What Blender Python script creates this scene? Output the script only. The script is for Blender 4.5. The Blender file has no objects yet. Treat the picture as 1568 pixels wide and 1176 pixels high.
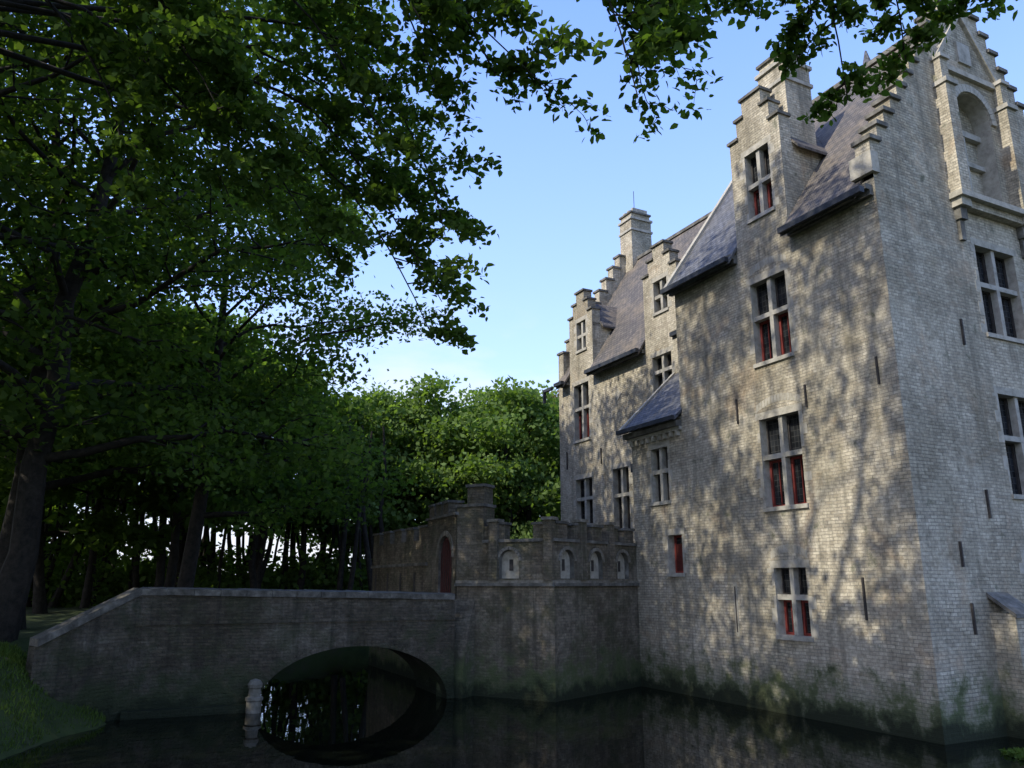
import bpy, math, numpy as np
from mathutils import Vector
R=math.radians
scene=bpy.context.scene
# ------------------------------------------------------------ helpers
def link(o,parent=None):
    scene.collection.objects.link(o)
    if parent: o.parent=parent
    return o
def empty(name,parent=None):
    return link(bpy.data.objects.new(name,None),parent)
class Frame:
    def __init__(s,o,d,n):
        s.o=o; l=math.hypot(*d); s.d=(d[0]/l,d[1]/l); l=math.hypot(*n); s.n=(n[0]/l,n[1]/l)
    def P(s,a,n,z):
        return (s.o[0]+s.d[0]*a+s.n[0]*n, s.o[1]+s.d[1]*a+s.n[1]*n, z)
    def sub(s,a,n): 
        p=s.P(a,n,0); return Frame((p[0],p[1]),s.d,s.n)
class MB:
    def __init__(s): s.v=[];s.f=[];s.m=[];s.uv=[];s.mats=[]
    def face(s,pts,mat):
        if mat not in s.mats: s.mats.append(mat)
        nx=ny=nz=0
        k=len(pts)
        for i in range(k):
            a=pts[i];b=pts[(i+1)%k]
            nx+=(a[1]-b[1])*(a[2]+b[2]);ny+=(a[2]-b[2])*(a[0]+b[0]);nz+=(a[0]-b[0])*(a[1]+b[1])
        l=math.sqrt(nx*nx+ny*ny+nz*nz) or 1
        n=Vector((nx/l,ny/l,nz/l))
        if abs(n.z)>.97: t=Vector((1,0,0));b=Vector((0,1,0))
        else:
            t=Vector((0,0,1)).cross(n).normalized(); b=n.cross(t)
            if b.z<0: b=-b
            if t.x<0: t=-t
        i0=len(s.v)
        s.v.extend([tuple(p) for p in pts]); s.f.append(tuple(range(i0,i0+k))); s.m.append(s.mats.index(mat))
        for p in pts:
            p=Vector(p); s.uv.append((p.dot(t),p.dot(b)))
    def box(s,fr,a0,a1,n0,n1,z0,z1,mat):
        P=fr.P
        c=[P(a0,n0,z0),P(a1,n0,z0),P(a1,n1,z0),P(a0,n1,z0),P(a0,n0,z1),P(a1,n0,z1),P(a1,n1,z1),P(a0,n1,z1)]
        for q in ((0,1,2,3),(4,5,6,7),(0,1,5,4),(1,2,6,5),(2,3,7,6),(3,0,4,7)):
            s.face([c[i] for i in q],mat)
    def slab(s,q,th,mat,off=(0,0,-1)):
        q2=[(p[0]+off[0]*th,p[1]+off[1]*th,p[2]+off[2]*th) for p in q]
        s.face(q,mat); s.face(q2,mat); k=len(q)
        for i in range(k):
            j=(i+1)%k; s.face([q[i],q[j],q2[j],q2[i]],mat)
    def build(s,name,parent=None):
        me=bpy.data.meshes.new(name); me.from_pydata(s.v,[],s.f)
        for m in s.mats: me.materials.append(m)
        me.polygons.foreach_set('material_index',s.m)
        ul=me.uv_layers.new(name='UVMap'); ul.data.foreach_set('uv',[c for u in s.uv for c in u])
        me.update()
        return link(bpy.data.objects.new(name,me),parent)
# ------------------------------------------------------------ materials
def newmat(name):
    m=bpy.data.materials.new(name); m.use_nodes=True
    nt=m.node_tree; b=nt.nodes['Principled BSDF']; b.inputs['Roughness'].default_value=.85
    b.inputs['Specular IOR Level'].default_value=.2
    return m,nt,b
def N(nt,t,**k):
    n=nt.nodes.new(t)
    for a,v in k.items():
        if hasattr(n,a): setattr(n,a,v)
        else: n.inputs[a.replace('_',' ')].default_value=v
    return n
def ramp(nt,fac,stops):
    r=nt.nodes.new('ShaderNodeValToRGB'); e=r.color_ramp.elements
    while len(e)<len(stops): e.new(.5)
    for i,(p,c) in enumerate(stops):
        e[i].position=p; e[i].color=(c,c,c,1) if isinstance(c,(int,float)) else (*c,1)
    nt.links.new(fac,r.inputs[0]); return r.outputs[0]
def mix(nt,f,a,b,mode='MIX'):
    m=nt.nodes.new('ShaderNodeMix'); m.data_type='RGBA'; m.blend_type=mode
    for i,x in ((0,f),(6,a),(7,b)):
        if isinstance(x,(int,float)): m.inputs[i].default_value=x
        elif isinstance(x,tuple): m.inputs[i].default_value=(*x,1)
        else: nt.links.new(x,m.inputs[i])
    return m.outputs[2]
def noise(nt,vec,scale,detail=5,rough=.6,dist=0):
    n=nt.nodes.new('ShaderNodeTexNoise'); n.inputs['Scale'].default_value=scale; n.inputs['Detail'].default_value=detail
    n.inputs['Roughness'].default_value=rough; n.inputs['Distortion'].default_value=dist
    nt.links.new(vec,n.inputs['Vector']); return n.outputs[0]
def masonry(name,c1,c2,mortar,bw=.21,rh=.072,ms=.009,stain=(.16,.145,.105),wet=(.085,.105,.04),wetz=1.5,bump=.6,bd=.03,stainamt=.6,pale=(.64,.59,.46),paleamt=.55,warm=.0,sdark=.48,moss=0):
    m,nt,b=newmat(name)
    uv=nt.nodes.new('ShaderNodeTexCoord').outputs['UV']
    geo=nt.nodes.new('ShaderNodeNewGeometry').outputs['Position']
    wn=N(nt,'ShaderNodeTexNoise',Scale=1.0,Detail=2); nt.links.new(geo,wn.inputs['Vector'])
    va=N(nt,'ShaderNodeVectorMath',operation='SCALE'); nt.links.new(wn.outputs[1],va.inputs[0]); va.inputs['Scale'].default_value=.08
    vb=N(nt,'ShaderNodeVectorMath',operation='ADD'); nt.links.new(uv,vb.inputs[0]); nt.links.new(va.outputs[0],vb.inputs[1])
    br=nt.nodes.new('ShaderNodeTexBrick'); nt.links.new(vb.outputs[0],br.inputs['Vector'])
    br.inputs['Color1'].default_value=(*c1,1);br.inputs['Color2'].default_value=(*c2,1);br.inputs['Mortar'].default_value=(*mortar,1)
    br.inputs['Scale'].default_value=1;br.inputs['Mortar Size'].default_value=ms;br.inputs['Mortar Smooth'].default_value=.2
    br.inputs['Brick Width'].default_value=bw;br.inputs['Row Height'].default_value=rh;br.inputs['Bias'].default_value=0
    col=br.outputs[0]
    n1=noise(nt,geo,.5,6,.6,.5); n2=noise(nt,geo,2.3,5,.65); n3=noise(nt,geo,11,3,.65); n4=noise(nt,geo,.9,5,.65)
    er=ramp(nt,noise(nt,geo,1.6,6,.7),[(.45,0),(.65,.5)])
    col=mix(nt,er,col,mix(nt,.5,c1,c2))
    col=mix(nt,ramp(nt,n4,[(.5,0),(.66,paleamt)]),col,mix(nt,.5,col,pale,'MIX'))
    col=mix(nt,ramp(nt,n2,[(.57,0),(.70,paleamt*.8)]),col,pale)
    if warm: col=mix(nt,ramp(nt,noise(nt,geo,.75,4,.6,1.),[(.58,0),(.70,warm)]),col,(.46,.32,.19))
    sm=mix(nt,1.0,col,(sdark,sdark*.98,sdark*.88),'MULTIPLY')
    col=mix(nt,ramp(nt,n1,[(.42,0),(.62,stainamt)]),col,sm)
    col=mix(nt,ramp(nt,n2,[(.32,stainamt),(.47,0)]),col,sm)
    col=mix(nt,.45,col,mix(nt,1.0,col,ramp(nt,n3,[(.3,.35),(.7,1.5)]),'MULTIPLY'))
    mp=N(nt,'ShaderNodeMapping'); mp.inputs['Scale'].default_value=(3.5,3.5,.18); nt.links.new(geo,mp.inputs[0])
    n5=noise(nt,mp.outputs[0],1,4,.65)
    col=mix(nt,ramp(nt,n5,[(.5,0),(.70,stainamt)]),col,stain)
    if moss: col=mix(nt,ramp(nt,noise(nt,geo,1.2,6,.7,.4),[(.46,0),(.64,moss)]),col,(.05,.058,.026))
    sx=N(nt,'ShaderNodeSeparateXYZ'); nt.links.new(geo,sx.inputs[0])
    def zone(z1):
        mr=N(nt,'ShaderNodeMapRange'); nt.links.new(sx.outputs[2],mr.inputs[0]); mr.inputs[1].default_value=0;mr.inputs[2].default_value=z1;mr.inputs[3].default_value=1;mr.inputs[4].default_value=0
        ad=N(nt,'ShaderNodeMath',operation='MULTIPLY_ADD'); nt.links.new(n2,ad.inputs[0]); ad.inputs[1].default_value=2.2; ad.inputs[2].default_value=-1.1
        a2=N(nt,'ShaderNodeMath',operation='ADD'); nt.links.new(mr.outputs[0],a2.inputs[0]); nt.links.new(ad.outputs[0],a2.inputs[1])
        return ramp(nt,a2.outputs[0],[(.25,0),(.75,.92)])
    col=mix(nt,zone(wetz),col,wet)
    col=mix(nt,zone(.6),col,(.025,.03,.016))
    nt.links.new(col,b.inputs['Base Color'])
    bp=N(nt,'ShaderNodeBump'); bp.inputs['Strength'].default_value=bump; bp.inputs['Distance'].default_value=bd
    hm=N(nt,'ShaderNodeMath',operation='MULTIPLY_ADD'); nt.links.new(br.outputs[1],hm.inputs[0]); hm.inputs[1].default_value=-.6; nt.links.new(n3,hm.inputs[2])
    nt.links.new(hm.outputs[0],bp.inputs['Height']); nt.links.new(bp.outputs[0],b.inputs['Normal'])
    return m
def simple(name,c1,c2,scale=3,rough=.8,bump=.3,c3=None,spec=.25):
    m,nt,b=newmat(name)
    geo=nt.nodes.new('ShaderNodeNewGeometry').outputs['Position']
    n=noise(nt,geo,scale,6,.65)
    st=[(.35,c1),(.65,c2)] if c3 is None else [(.3,c1),(.5,c2),(.7,c3)]
    nt.links.new(ramp(nt,n,st),b.inputs['Base Color'])
    b.inputs['Roughness'].default_value=rough; b.inputs['Specular IOR Level'].default_value=spec
    bp=N(nt,'ShaderNodeBump'); bp.inputs['Strength'].default_value=bump; bp.inputs['Distance'].default_value=.03
    nt.links.new(noise(nt,geo,scale*5,4,.6),bp.inputs['Height']); nt.links.new(bp.outputs[0],b.inputs['Normal'])
    return m
M_brick=masonry('castle_brick',(.59,.525,.39),(.40,.345,.25),(.28,.255,.20),warm=.4)
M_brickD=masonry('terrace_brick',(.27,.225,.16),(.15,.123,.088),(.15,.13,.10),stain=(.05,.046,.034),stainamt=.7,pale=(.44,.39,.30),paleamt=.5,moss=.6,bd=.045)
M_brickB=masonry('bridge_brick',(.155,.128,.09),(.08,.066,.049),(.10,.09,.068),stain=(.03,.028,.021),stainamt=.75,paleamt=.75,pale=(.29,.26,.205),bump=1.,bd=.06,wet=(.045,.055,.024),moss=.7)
M_stone=simple('weathered_stone',(.22,.21,.17),(.38,.355,.29),4,c3=(.47,.44,.37))
M_quoin=simple('worn_quoin_stone',(.25,.23,.18),(.39,.36,.285),5,c3=(.48,.44,.355))
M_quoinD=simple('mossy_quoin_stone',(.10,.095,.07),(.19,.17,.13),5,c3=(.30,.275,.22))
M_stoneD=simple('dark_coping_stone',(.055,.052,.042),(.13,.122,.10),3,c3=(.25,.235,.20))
M_red=simple('red_paint',(.15,.03,.024),(.24,.045,.034),6,.6)
M_redD=simple('red_gate_paint',(.065,.014,.012),(.10,.022,.018),6,.6)
M_iron=simple('dark_iron',(.03,.028,.026),(.07,.06,.052),8,.6)
M_lead=simple('lead_gutter',(.025,.028,.032),(.055,.058,.062),4,.5)
M_bark=simple('tree_bark',(.014,.012,.009),(.038,.032,.024),6,.9,.8)
def slate(name,c1,c2,moss):
    m,nt,b=newmat(name)
    uv=nt.nodes.new('ShaderNodeTexCoord').outputs['UV']; geo=nt.nodes.new('ShaderNodeNewGeometry').outputs['Position']
    br=nt.nodes.new('ShaderNodeTexBrick'); nt.links.new(uv,br.inputs['Vector'])
    br.inputs['Color1'].default_value=(*c1,1);br.inputs['Color2'].default_value=(*c2,1);br.inputs['Mortar'].default_value=(.02,.02,.022,1)
    br.inputs['Scale'].default_value=1;br.inputs['Mortar Size'].default_value=.009;br.inputs['Brick Width'].default_value=.2;br.inputs['Row Height'].default_value=.15
    col=mix(nt,ramp(nt,noise(nt,geo,.8,7,.7),[(.45,0),(.62,.7)]),br.outputs[0],moss)
    col=mix(nt,ramp(nt,noise(nt,geo,5,4,.6),[(.42,0),(.65,.6)]),col,(.055,.055,.05))
    nt.links.new(col,b.inputs['Base Color']); b.inputs['Roughness'].default_value=.7; b.inputs['Specular IOR Level'].default_value=.25
    bp=N(nt,'ShaderNodeBump'); bp.inputs['Strength'].default_value=.6; bp.inputs['Distance'].default_value=.02; bp.invert=True
    nt.links.new(br.outputs[1],bp.inputs['Height']); nt.links.new(bp.outputs[0],b.inputs['Normal'])
    return m
M_slate=slate('slate_roof_blue',(.16,.165,.18),(.105,.11,.125),(.17,.16,.14))
M_slateB=slate('slate_roof_brown',(.17,.147,.125),(.10,.09,.08),(.22,.175,.12))
def glass():
    m,nt,b=newmat('leaded_glass')
    uv=nt.nodes.new('ShaderNodeTexCoord').outputs['UV']
    br=nt.nodes.new('ShaderNodeTexBrick'); br.offset=0; nt.links.new(uv,br.inputs['Vector'])
    br.inputs['Color1'].default_value=(.012,.013,.014,1);br.inputs['Color2'].default_value=(.03,.033,.036,1);br.inputs['Mortar'].default_value=(.04,.04,.038,1)
    br.inputs['Scale'].default_value=1;br.inputs['Mortar Size'].default_value=.007;br.inputs['Brick Width'].default_value=.11;br.inputs['Row Height'].default_value=.14
    nt.links.new(br.outputs[0],b.inputs['Base Color']); b.inputs['Specular IOR Level'].default_value=.35
    nt.links.new(ramp(nt,br.outputs[1],[(0,.08),(1,.6)]),b.inputs['Roughness'])
    geo=nt.nodes.new('ShaderNodeNewGeometry').outputs['Position']
    bp=N(nt,'ShaderNodeBump'); bp.inputs['Strength'].default_value=.25; bp.inputs['Distance'].default_value=.02
    nt.links.new(noise(nt,geo,8,2),bp.inputs['Height']); nt.links.new(bp.outputs[0],b.inputs['Normal'])
    return m
M_glass=glass()
def leafmat(name,dark,mid,light,trans=.35):
    m=bpy.data.materials.new(name); m.use_nodes=True; nt=m.node_tree; nt.nodes.clear()
    at=N(nt,'ShaderNodeAttribute'); at.attribute_name='v'
    col=ramp(nt,at.outputs['Fac'],[(0,dark),(.55,mid),(1,light)])
    df=nt.nodes.new('ShaderNodeBsdfDiffuse'); tr=nt.nodes.new('ShaderNodeBsdfTranslucent')
    nt.links.new(col,df.inputs[0]); 
    tc=mix(nt,1.0,col,(1.7,1.9,.5),'MULTIPLY'); nt.links.new(tc,tr.inputs[0])
    ms=nt.nodes.new('ShaderNodeMixShader'); ms.inputs[0].default_value=trans; nt.links.new(df.outputs[0],ms.inputs[1]); nt.links.new(tr.outputs[0],ms.inputs[2])
    o=nt.nodes.new('ShaderNodeOutputMaterial'); nt.links.new(ms.outputs[0],o.inputs[0]); return m
M_leafN=leafmat('leaf_green_deep',(.044,.072,.022),(.076,.122,.034),(.125,.18,.052),.46)
M_leafF=leafmat('leaf_green_far',(.085,.125,.04),(.14,.205,.065),(.20,.275,.095),.4)
M_leafA=leafmat('leaf_copper',(.10,.08,.05),(.16,.12,.075),(.2,.17,.1),.3)
M_grass=leafmat('grass_green',(.05,.075,.018),(.09,.14,.03),(.13,.19,.045),.25)
# ------------------------------------------------------------ walls / windows
def wall(mb,fr,cs,cz,openings,mat,inside=None,n=0):
    S=sorted(set([round(x,4) for x in cs]+[round(x,4) for o in openings for x in (o[0],o[1])]))
    Z=sorted(set([round(x,4) for x in cz]+[round(x,4) for o in openings for x in (o[2],o[3])]))
    for i in range(len(S)-1):
        for j in range(len(Z)-1):
            a=(S[i]+S[i+1])/2; z=(Z[j]+Z[j+1])/2
            if inside and not inside(a,z): continue
            if any(o[0]<a<o[1] and o[2]<z<o[3] for o in openings): continue
            mb.face([fr.P(S[i],n,Z[j]),fr.P(S[i+1],n,Z[j]),fr.P(S[i+1],n,Z[j+1]),fr.P(S[i],n,Z[j+1])],mat)
def reveal(mb,fr,s0,s1,z0,z1,D,mat,top=True):
    P=fr.P
    mb.face([P(s0,0,z0),P(s0,-D,z0),P(s0,-D,z1),P(s0,0,z1)],mat)
    mb.face([P(s1,0,z0),P(s1,-D,z0),P(s1,-D,z1),P(s1,0,z1)],mat)
    mb.face([P(s0,0,z0),P(s1,0,z0),P(s1,-D,z0),P(s0,-D,z0)],mat)
    if top: mb.face([P(s0,0,z1),P(s1,0,z1),P(s1,-D,z1),P(s0,-D,z1)],mat)
def archfill(mb,fr,s0,s1,zs,zt,D,mat,matr,n=0,seg=14,off=0):
    P=fr.P; cx=(s0+s1)/2; r=(s1-s0)/2; h=zt-zs
    pts=[(cx-r*math.cos(math.pi*k/seg), zs+h*math.sin(math.pi*k/seg)) for k in range(seg+1)]
    for k in range(seg):
        a,b=pts[k],pts[k+1]
        if (zt-a[1])+(zt-b[1])>1e-4:
            mb.face([P(a[0],n,a[1]),P(b[0],n,b[1]),P(b[0],n,zt),P(a[0],n,zt)],mat)
        mb.face([P(a[0],n,a[1]),P(b[0],n,b[1]),P(b[0],n-D,b[1]),P(a[0],n-D,a[1])],matr)
rq=np.random.default_rng(5)
def window(mb,fr,s0,s1,z0,z1,cross=True,red=True,quoin=True,tr=.56,mul=True,D=.28):
    P=fr.P
    reveal(mb,fr,s0,s1,z0,z1,D,M_quoin)
    mb.face([P(s0,-D,z0),P(s1,-D,z0),P(s1,-D,z1),P(s0,-D,z1)],M_glass)
    c=(s0+s1)/2; zt=z0+(z1-z0)*tr
    w=.06
    if mul: mb.box(fr,c-w,c+w,-.21,-.05,z0,z1,M_stone)
    if cross:
        mb.box(fr,s0,s1,-.205,-.045,zt-.06,zt+.06,M_stone)
    def fram(a0,a1,b0,b1,mat,t):
        mb.box(fr,a0,a0+t,-.272,-.225,b0,b1,mat); mb.box(fr,a1-t,a1,-.272,-.225,b0,b1,mat)
        mb.box(fr,a0+t,a1-t,-.270,-.227,b0,b0+t,mat); mb.box(fr,a0+t,a1-t,-.270,-.227,b1-t,b1,mat)
    cells=[(s0,c-w),(c+w,s1)] if mul else [(s0,s1)]
    for a0,a1 in cells:
        if cross:
            fram(a0,a1,z0,zt-.06,M_red if red else M_iron,.06 if red else .03)
            if red: mb.box(fr,(a0+a1)/2-.012,(a0+a1)/2+.012,-.268,-.24,z0+.06,zt-.12,M_red)
            fram(a0,a1,zt+.06,z1,M_iron,.03)
        else: fram(a0,a1,z0,z1,M_red if red else M_iron,.06)
    mb.box(fr,s0-.06,s1+.06,0,.05,z0-.1,z0,M_stone)
    mb.box(fr,s0-.12,s1+.12,0,.006,z1,z1+.17,M_quoin)
    if quoin:
        z=z0; i=0
        while z<z1-.05:
            h=min(.2+.12*rq.random(),z1-z)
            for sd in (0,1):
                ww=(.05 if (i+sd)%2 else .17)+.06*rq.random()
                if rq.random()<.25: continue
                if sd==0: mb.box(fr,s0-ww,s0,0,.005,z,z+h-.006,M_quoin)
                else: mb.box(fr,s1,s1+ww,0,.005,z,z+h-.006,M_quoin)
            z+=h;i+=1
def merlons(mb,fr,a0,a1,n0,n1,z,h,w,gap,mat,cap):
    L=a1-a0; k=max(1,int(round((L+gap)/(w+gap)))); g=(L-k*w)/max(1,k-1) if k>1 else 0
    for i in range(k):
        s=a0+i*(w+g); hh=h*(1+.12*(rq.random()-.5))
        mb.box(fr,s,s+w,n0,n1,z,z+hh,mat)
        mb.box(fr,s-.04,s+w+.04,n0-.04,n1+.04,z+hh,z+hh+.07,cap)
# ------------------------------------------------------------ CASTLE
a=R(26.7); d=(-math.sin(a),math.cos(a)); g=(math.cos(a),math.sin(a)); ng=(-g[0],-g[1]); nd=(-d[0],-d[1])
C=(7.96,15.6)
F=Frame(C,d,ng); F2=F.sub(0,-2.0); G=Frame(C,g,nd)
castle=empty('castle')
W=MB(); WN=MB(); RF=MB(); T=MB(); 
EZ=11.55; RZ=17.3; MW=8.1; SL=(RZ-EZ)/(MW/2)
winF=[(2.75,3.95,8.25,10.38),(2.72,4.0,4.65,6.82),(2.93,3.9,1.72,3.23),(7.7,8.5,5.17,6.73),(7.25,7.88,3.15,4.19)]
dm=(2.5,4.3)
dwin=(2.92,3.78,12.15,14.0)
dprof=lambda s,z:(dm[0]<s<dm[1] and z<14.6) or (2.8<s<4.0 and z<15.15) or (3.05<s<3.75 and z<15.65)
def insF(s,z):
    if s>7.0: return z<7.5
    if z<EZ: return True
    return dprof(s,z)
wall(W,F,[0,7.0,9.45,2.5,4.3,2.8,4.0,3.05,3.75],[-.8,7.5,EZ,14.6,15.15,15.65],winF+[dwin],M_brick,insF)
for w in winF[:3]: window(WN,F,*w,red=True)
window(WN,F,*winF[3],red=False); 
window(WN,F,*winF[4],cross=False,red=True,mul=False)
window(WN,F,*dwin,red=True,tr=.5)
WN.box(F,7.3,7.83,-.275,-.24,3.2,3.95,M_redD)
for w in winF[:3]+[winF[3]]:
    cx=(w[0]+w[1])/2; hw=(w[1]-w[0])/2+.08; z=w[3]+.19; n=14
    for k in range(n):
        t0=-1+2*k/n; t1=-1+2*(k+.85)/n
        q=lambda t,e:F.P(cx+t*hw,.005,z+.16*(1-t*t)+e)
        T.slab([q(t0,0),q(t1,0),q(t1,.18),q(t0,.18)],.02,M_quoin,(g[0],g[1],0))
def stepblocks(fr,steps,mat=M_brick,cap=M_stoneD,th=.38):
    for s0,s1,z0,z1 in steps:
        W.box(fr,s0,s1,-th,-.004,z0,z1,mat)
        W.box(fr,s0-.05,s1+.05,-th-.03,.06,z1,z1+.08,cap)
stepblocks(F,[(2.5,2.8,13.9,14.6),(4.0,4.3,13.9,14.6),(2.8,3.05,14.6,15.15),(3.75,4.0,14.6,15.15),(3.05,3.75,15.15,15.65)])
def dormer_body(fr,s0,s1,zb,ze,zr,dd):
    P=fr.P
    for s in (s0,s1):
        W.face([P(s,0,zb-.3),P(s,-dd,zb-.3),P(s,-dd,ze),P(s,0,ze)],M_brick)
    c=(s0+s1)/2
    RF.slab([P(s0-.18,-.39,ze-.15),P(s0-.18,-dd,ze-.15),P(c,-dd,zr),P(c,-.39,zr)],.08,M_slateB)
    RF.slab([P(s1+.18,-.39,ze-.15),P(s1+.18,-dd,ze-.15),P(c,-dd,zr),P(c,-.39,zr)],.08,M_slateB)
dormer_body(F,2.5,4.3,EZ,13.9,15.1,2.6)
def chimney(fr,s0,s1,n0,n1,z0,z1,mat=M_brick):
    W.box(fr,s0,s1,n0,n1,z0,z1,mat)
    W.box(fr,s0-.05,s1+.05,n0-.05,n1+.05,z1-.55,z1-.45,M_stone)
    W.box(fr,s0-.06,s1+.06,n0-.06,n1+.06,z1,z1+.1,M_stone)
    W.box(fr,s0+.04,s1-.04,n0+.04,n1-.04,z1+.1,z1+.32,mat)
    W.box(fr,s0-.02,s1+.02,n0-.02,n1+.02,z1+.32,z1+.4,M_stoneD)
chimney(F,2.62,3.55,-1.45,-.5,13.5,16.4)
P=F.P
W.face([P(9.45,0,-.8),P(9.45,-2,-.8),P(9.45,-2,9.5),P(9.45,0,7.5)],M_brick)
RF.slab([P(6.95,.28,7.45),P(9.7,.28,7.45),P(9.7,-2.0,9.6),P(6.95,-2.0,9.6)],.1,M_slate)
T.box(F,7.0,9.55,0,.1,7.1,7.2,M_quoin); T.box(F,7.0,9.62,0,.2,7.2,7.36,M_stoneD)
T.box(F,6.95,9.75,.28,.38,7.36,7.48,M_lead)
for k in range(9): T.box(F,7.1+k*.28,7.2+k*.28,0,.1,6.95,7.1,M_quoin)
T.slab([P(9.62,.3,7.5),P(9.74,.3,7.5),P(9.74,-2.0,9.68),P(9.62,-2.0,9.68)],.1,M_quoin)
W.face([P(7,0,7.4),P(7,-MW,7.4),P(7,-MW,EZ),P(7,-MW/2,RZ),P(7,0,EZ)],M_brick)
W.face([P(7,0,-.8),P(7,-MW,-.8),P(7,-MW,7.4),P(7,0,7.4)],M_brick)
W.face([P(0,-MW,-.8),P(7,-MW,-.8),P(7,-MW,EZ),P(0,-MW,EZ)],M_brick)
ov=.32
RF.slab([P(.3,ov,EZ-ov*SL+.1),P(2.5,ov,EZ-ov*SL+.1),P(2.5,-MW/2,RZ+.1),P(.3,-MW/2,RZ+.1)],.12,M_slateB)
RF.slab([P(2.5,-.2,EZ+.2*SL+.1),P(4.3,-.2,EZ+.2*SL+.1),P(4.3,-MW/2,RZ+.1),P(2.5,-MW/2,RZ+.1)],.12,M_slateB)
RF.slab([P(4.3,ov,EZ-ov*SL+.1),P(7.0,ov,EZ-ov*SL+.1),P(7.0,-MW/2,RZ+.1),P(4.3,-MW/2,RZ+.1)],.12,M_slate)
RF.slab([P(.3,-MW-ov,EZ-ov*SL+.1),P(7.0,-MW-ov,EZ-ov*SL+.1),P(7.0,-MW/2,RZ+.1),P(.3,-MW/2,RZ+.1)],.12,M_slateB)
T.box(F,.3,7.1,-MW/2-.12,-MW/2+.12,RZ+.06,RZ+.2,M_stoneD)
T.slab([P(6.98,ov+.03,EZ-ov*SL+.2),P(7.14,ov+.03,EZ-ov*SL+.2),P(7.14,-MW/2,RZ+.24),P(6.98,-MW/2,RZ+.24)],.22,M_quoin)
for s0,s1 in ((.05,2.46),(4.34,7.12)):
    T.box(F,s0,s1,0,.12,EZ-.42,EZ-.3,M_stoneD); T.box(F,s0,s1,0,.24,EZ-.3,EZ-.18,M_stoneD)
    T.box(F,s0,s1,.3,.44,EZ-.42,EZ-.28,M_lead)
# gable G
nst=13; c0=MW/2-.02
su=[i*(c0-.18)/nst for i in range(nst+1)]; sz=[12.05+i*(17.75-12.05)/(nst) for i in range(nst+1)]
def insG(u,z):
    if z<12.05: return True
    uu=min(u,MW-u)
    k=int((z-12.05)/((17.75-12.05)/nst))
    return uu>su[min(k,nst)]
cu=su+[MW-x for x in su]+[0,MW]
winG=[(3.25,4.75,8.42,10.6),(3.25,4.75,4.75,7.0),(3.3,4.7,1.75,3.4)]
niche=(3.3,4.7,12.0,14.85)
wall(W,G,cu,[-.8,12.05]+sz,winG+[niche],M_brick,insG)
for i in range(nst):
    z0,z1=sz[i],sz[i+1]
    for m in (0,1):
        x0,x1=su[i],su[i+1]+.02
        if m: x0,x1=MW-x1,MW-x0
        W.box(G,x0,x1,-.4,-.004,z0-.4,z1,M_brick)
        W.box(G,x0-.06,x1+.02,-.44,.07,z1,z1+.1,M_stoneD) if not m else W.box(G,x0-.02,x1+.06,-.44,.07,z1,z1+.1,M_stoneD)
W.box(G,c0-.25,c0+.3,-.42,.05,17.75,18.25,M_stone); W.box(G,c0-.3,c0+.35,-.46,.1,18.25,18.33,M_stoneD)
W.face([G.P(.3,-.41,12),G.P(MW-.3,-.41,12),G.P(c0,-.41,17.6)],M_brick)
W.box(G,-.12,.12,-.5,.08,11.65,12.15,M_quoin)
for w in winG: window(WN,G,*w,red=False)
archfill(W,G,3.3,4.7,14.15,14.85,.5,M_brick,M_quoin)
reveal(W,G,3.3,4.7,12.0,14.15,.5,M_quoin,top=False)
W.face([G.P(3.3,-.5,13.9),G.P(4.7,-.5,13.9),G.P(4.7,-.5,14.85),G.P(3.3,-.5,14.85)],M_brick)
WN.face([G.P(3.3,-.5,12.),G.P(4.7,-.5,12.),G.P(4.7,-.5,13.9),G.P(3.3,-.5,13.9)],M_glass)
WN.box(G,3.94,4.06,-.48,-.3,12,13.9,M_stone);WN.box(G,3.3,4.7,-.47,-.29,13.0,13.12,M_stone);WN.box(G,3.3,4.7,-.5,-.28,13.82,13.98,M_stone)
for k in range(16):
    t0=math.pi*k/16;t1=math.pi*(k+.92)/16
    q=lambda t,r:G.P(4.0-r*math.cos(t),.06,14.15+r*math.sin(t))
    T.slab([q(t0,.72),q(t1,.72),q(t1,.92),q(t0,.92)],.08,M_quoin,(d[0],d[1],0))
for u0 in (2.62,5.0):
    T.box(G,u0,u0+.36,0,.3,11.75,14.6,M_brick); T.box(G,u0-.04,u0+.4,0,.36,14.6,14.72,M_stone)
    T.box(G,u0+.04,u0+.32,0,.22,14.72,15.35,M_brick); T.box(G,u0,u0+.36,0,.28,15.35,15.45,M_stone)
    T.box(G,u0,u0+.36,0,.26,11.4,11.6,M_quoin); T.box(G,u0+.06,u0+.3,0,.16,11.1,11.4,M_stoneD)
    T.box(G,u0+.1,u0+.26,0,.08,10.6,11.1,M_stoneD)
T.box(G,2.55,5.45,0,.34,11.6,11.74,M_quoin); T.box(G,2.98,5.0,0,.2,11.42,11.6,M_brick)
for s1_,s2_ in (((2.8,15.4),(4.0,17.1)),((5.2,15.4),(4.0,17.1))):
    T.slab([G.P(s1_[0],.1,s1_[1]),G.P(s2_[0],.1,s2_[1]),G.P(s2_[0],.1,s2_[1]+.2),G.P(s1_[0],.1,s1_[1]+.2)],.1,M_quoin,(d[0],d[1],0))
T.box(G,2.98,5.02,0,.1,15.25,15.4,M_quoin)
T.box(G,3.75,4.25,0,.05,15.7,16.3,M_stone)
T.box(G,1.87,2.5,0,.5,-.5,2.3,M_brick); T.slab([G.P(1.84,.54,2.3),G.P(2.53,.54,2.3),G.P(2.53,0,2.7),G.P(1.84,0,2.7)],.08,M_stoneD)
for s,z0,z1 in ((2.44,6.85,7.38),(4.72,6.85,7.5),(.46,6.95,7.55),(1.4,2.14,3.0)):
    T.box(F,s-.018,s+.018,0,.05,z0,z1,M_iron)
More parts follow.
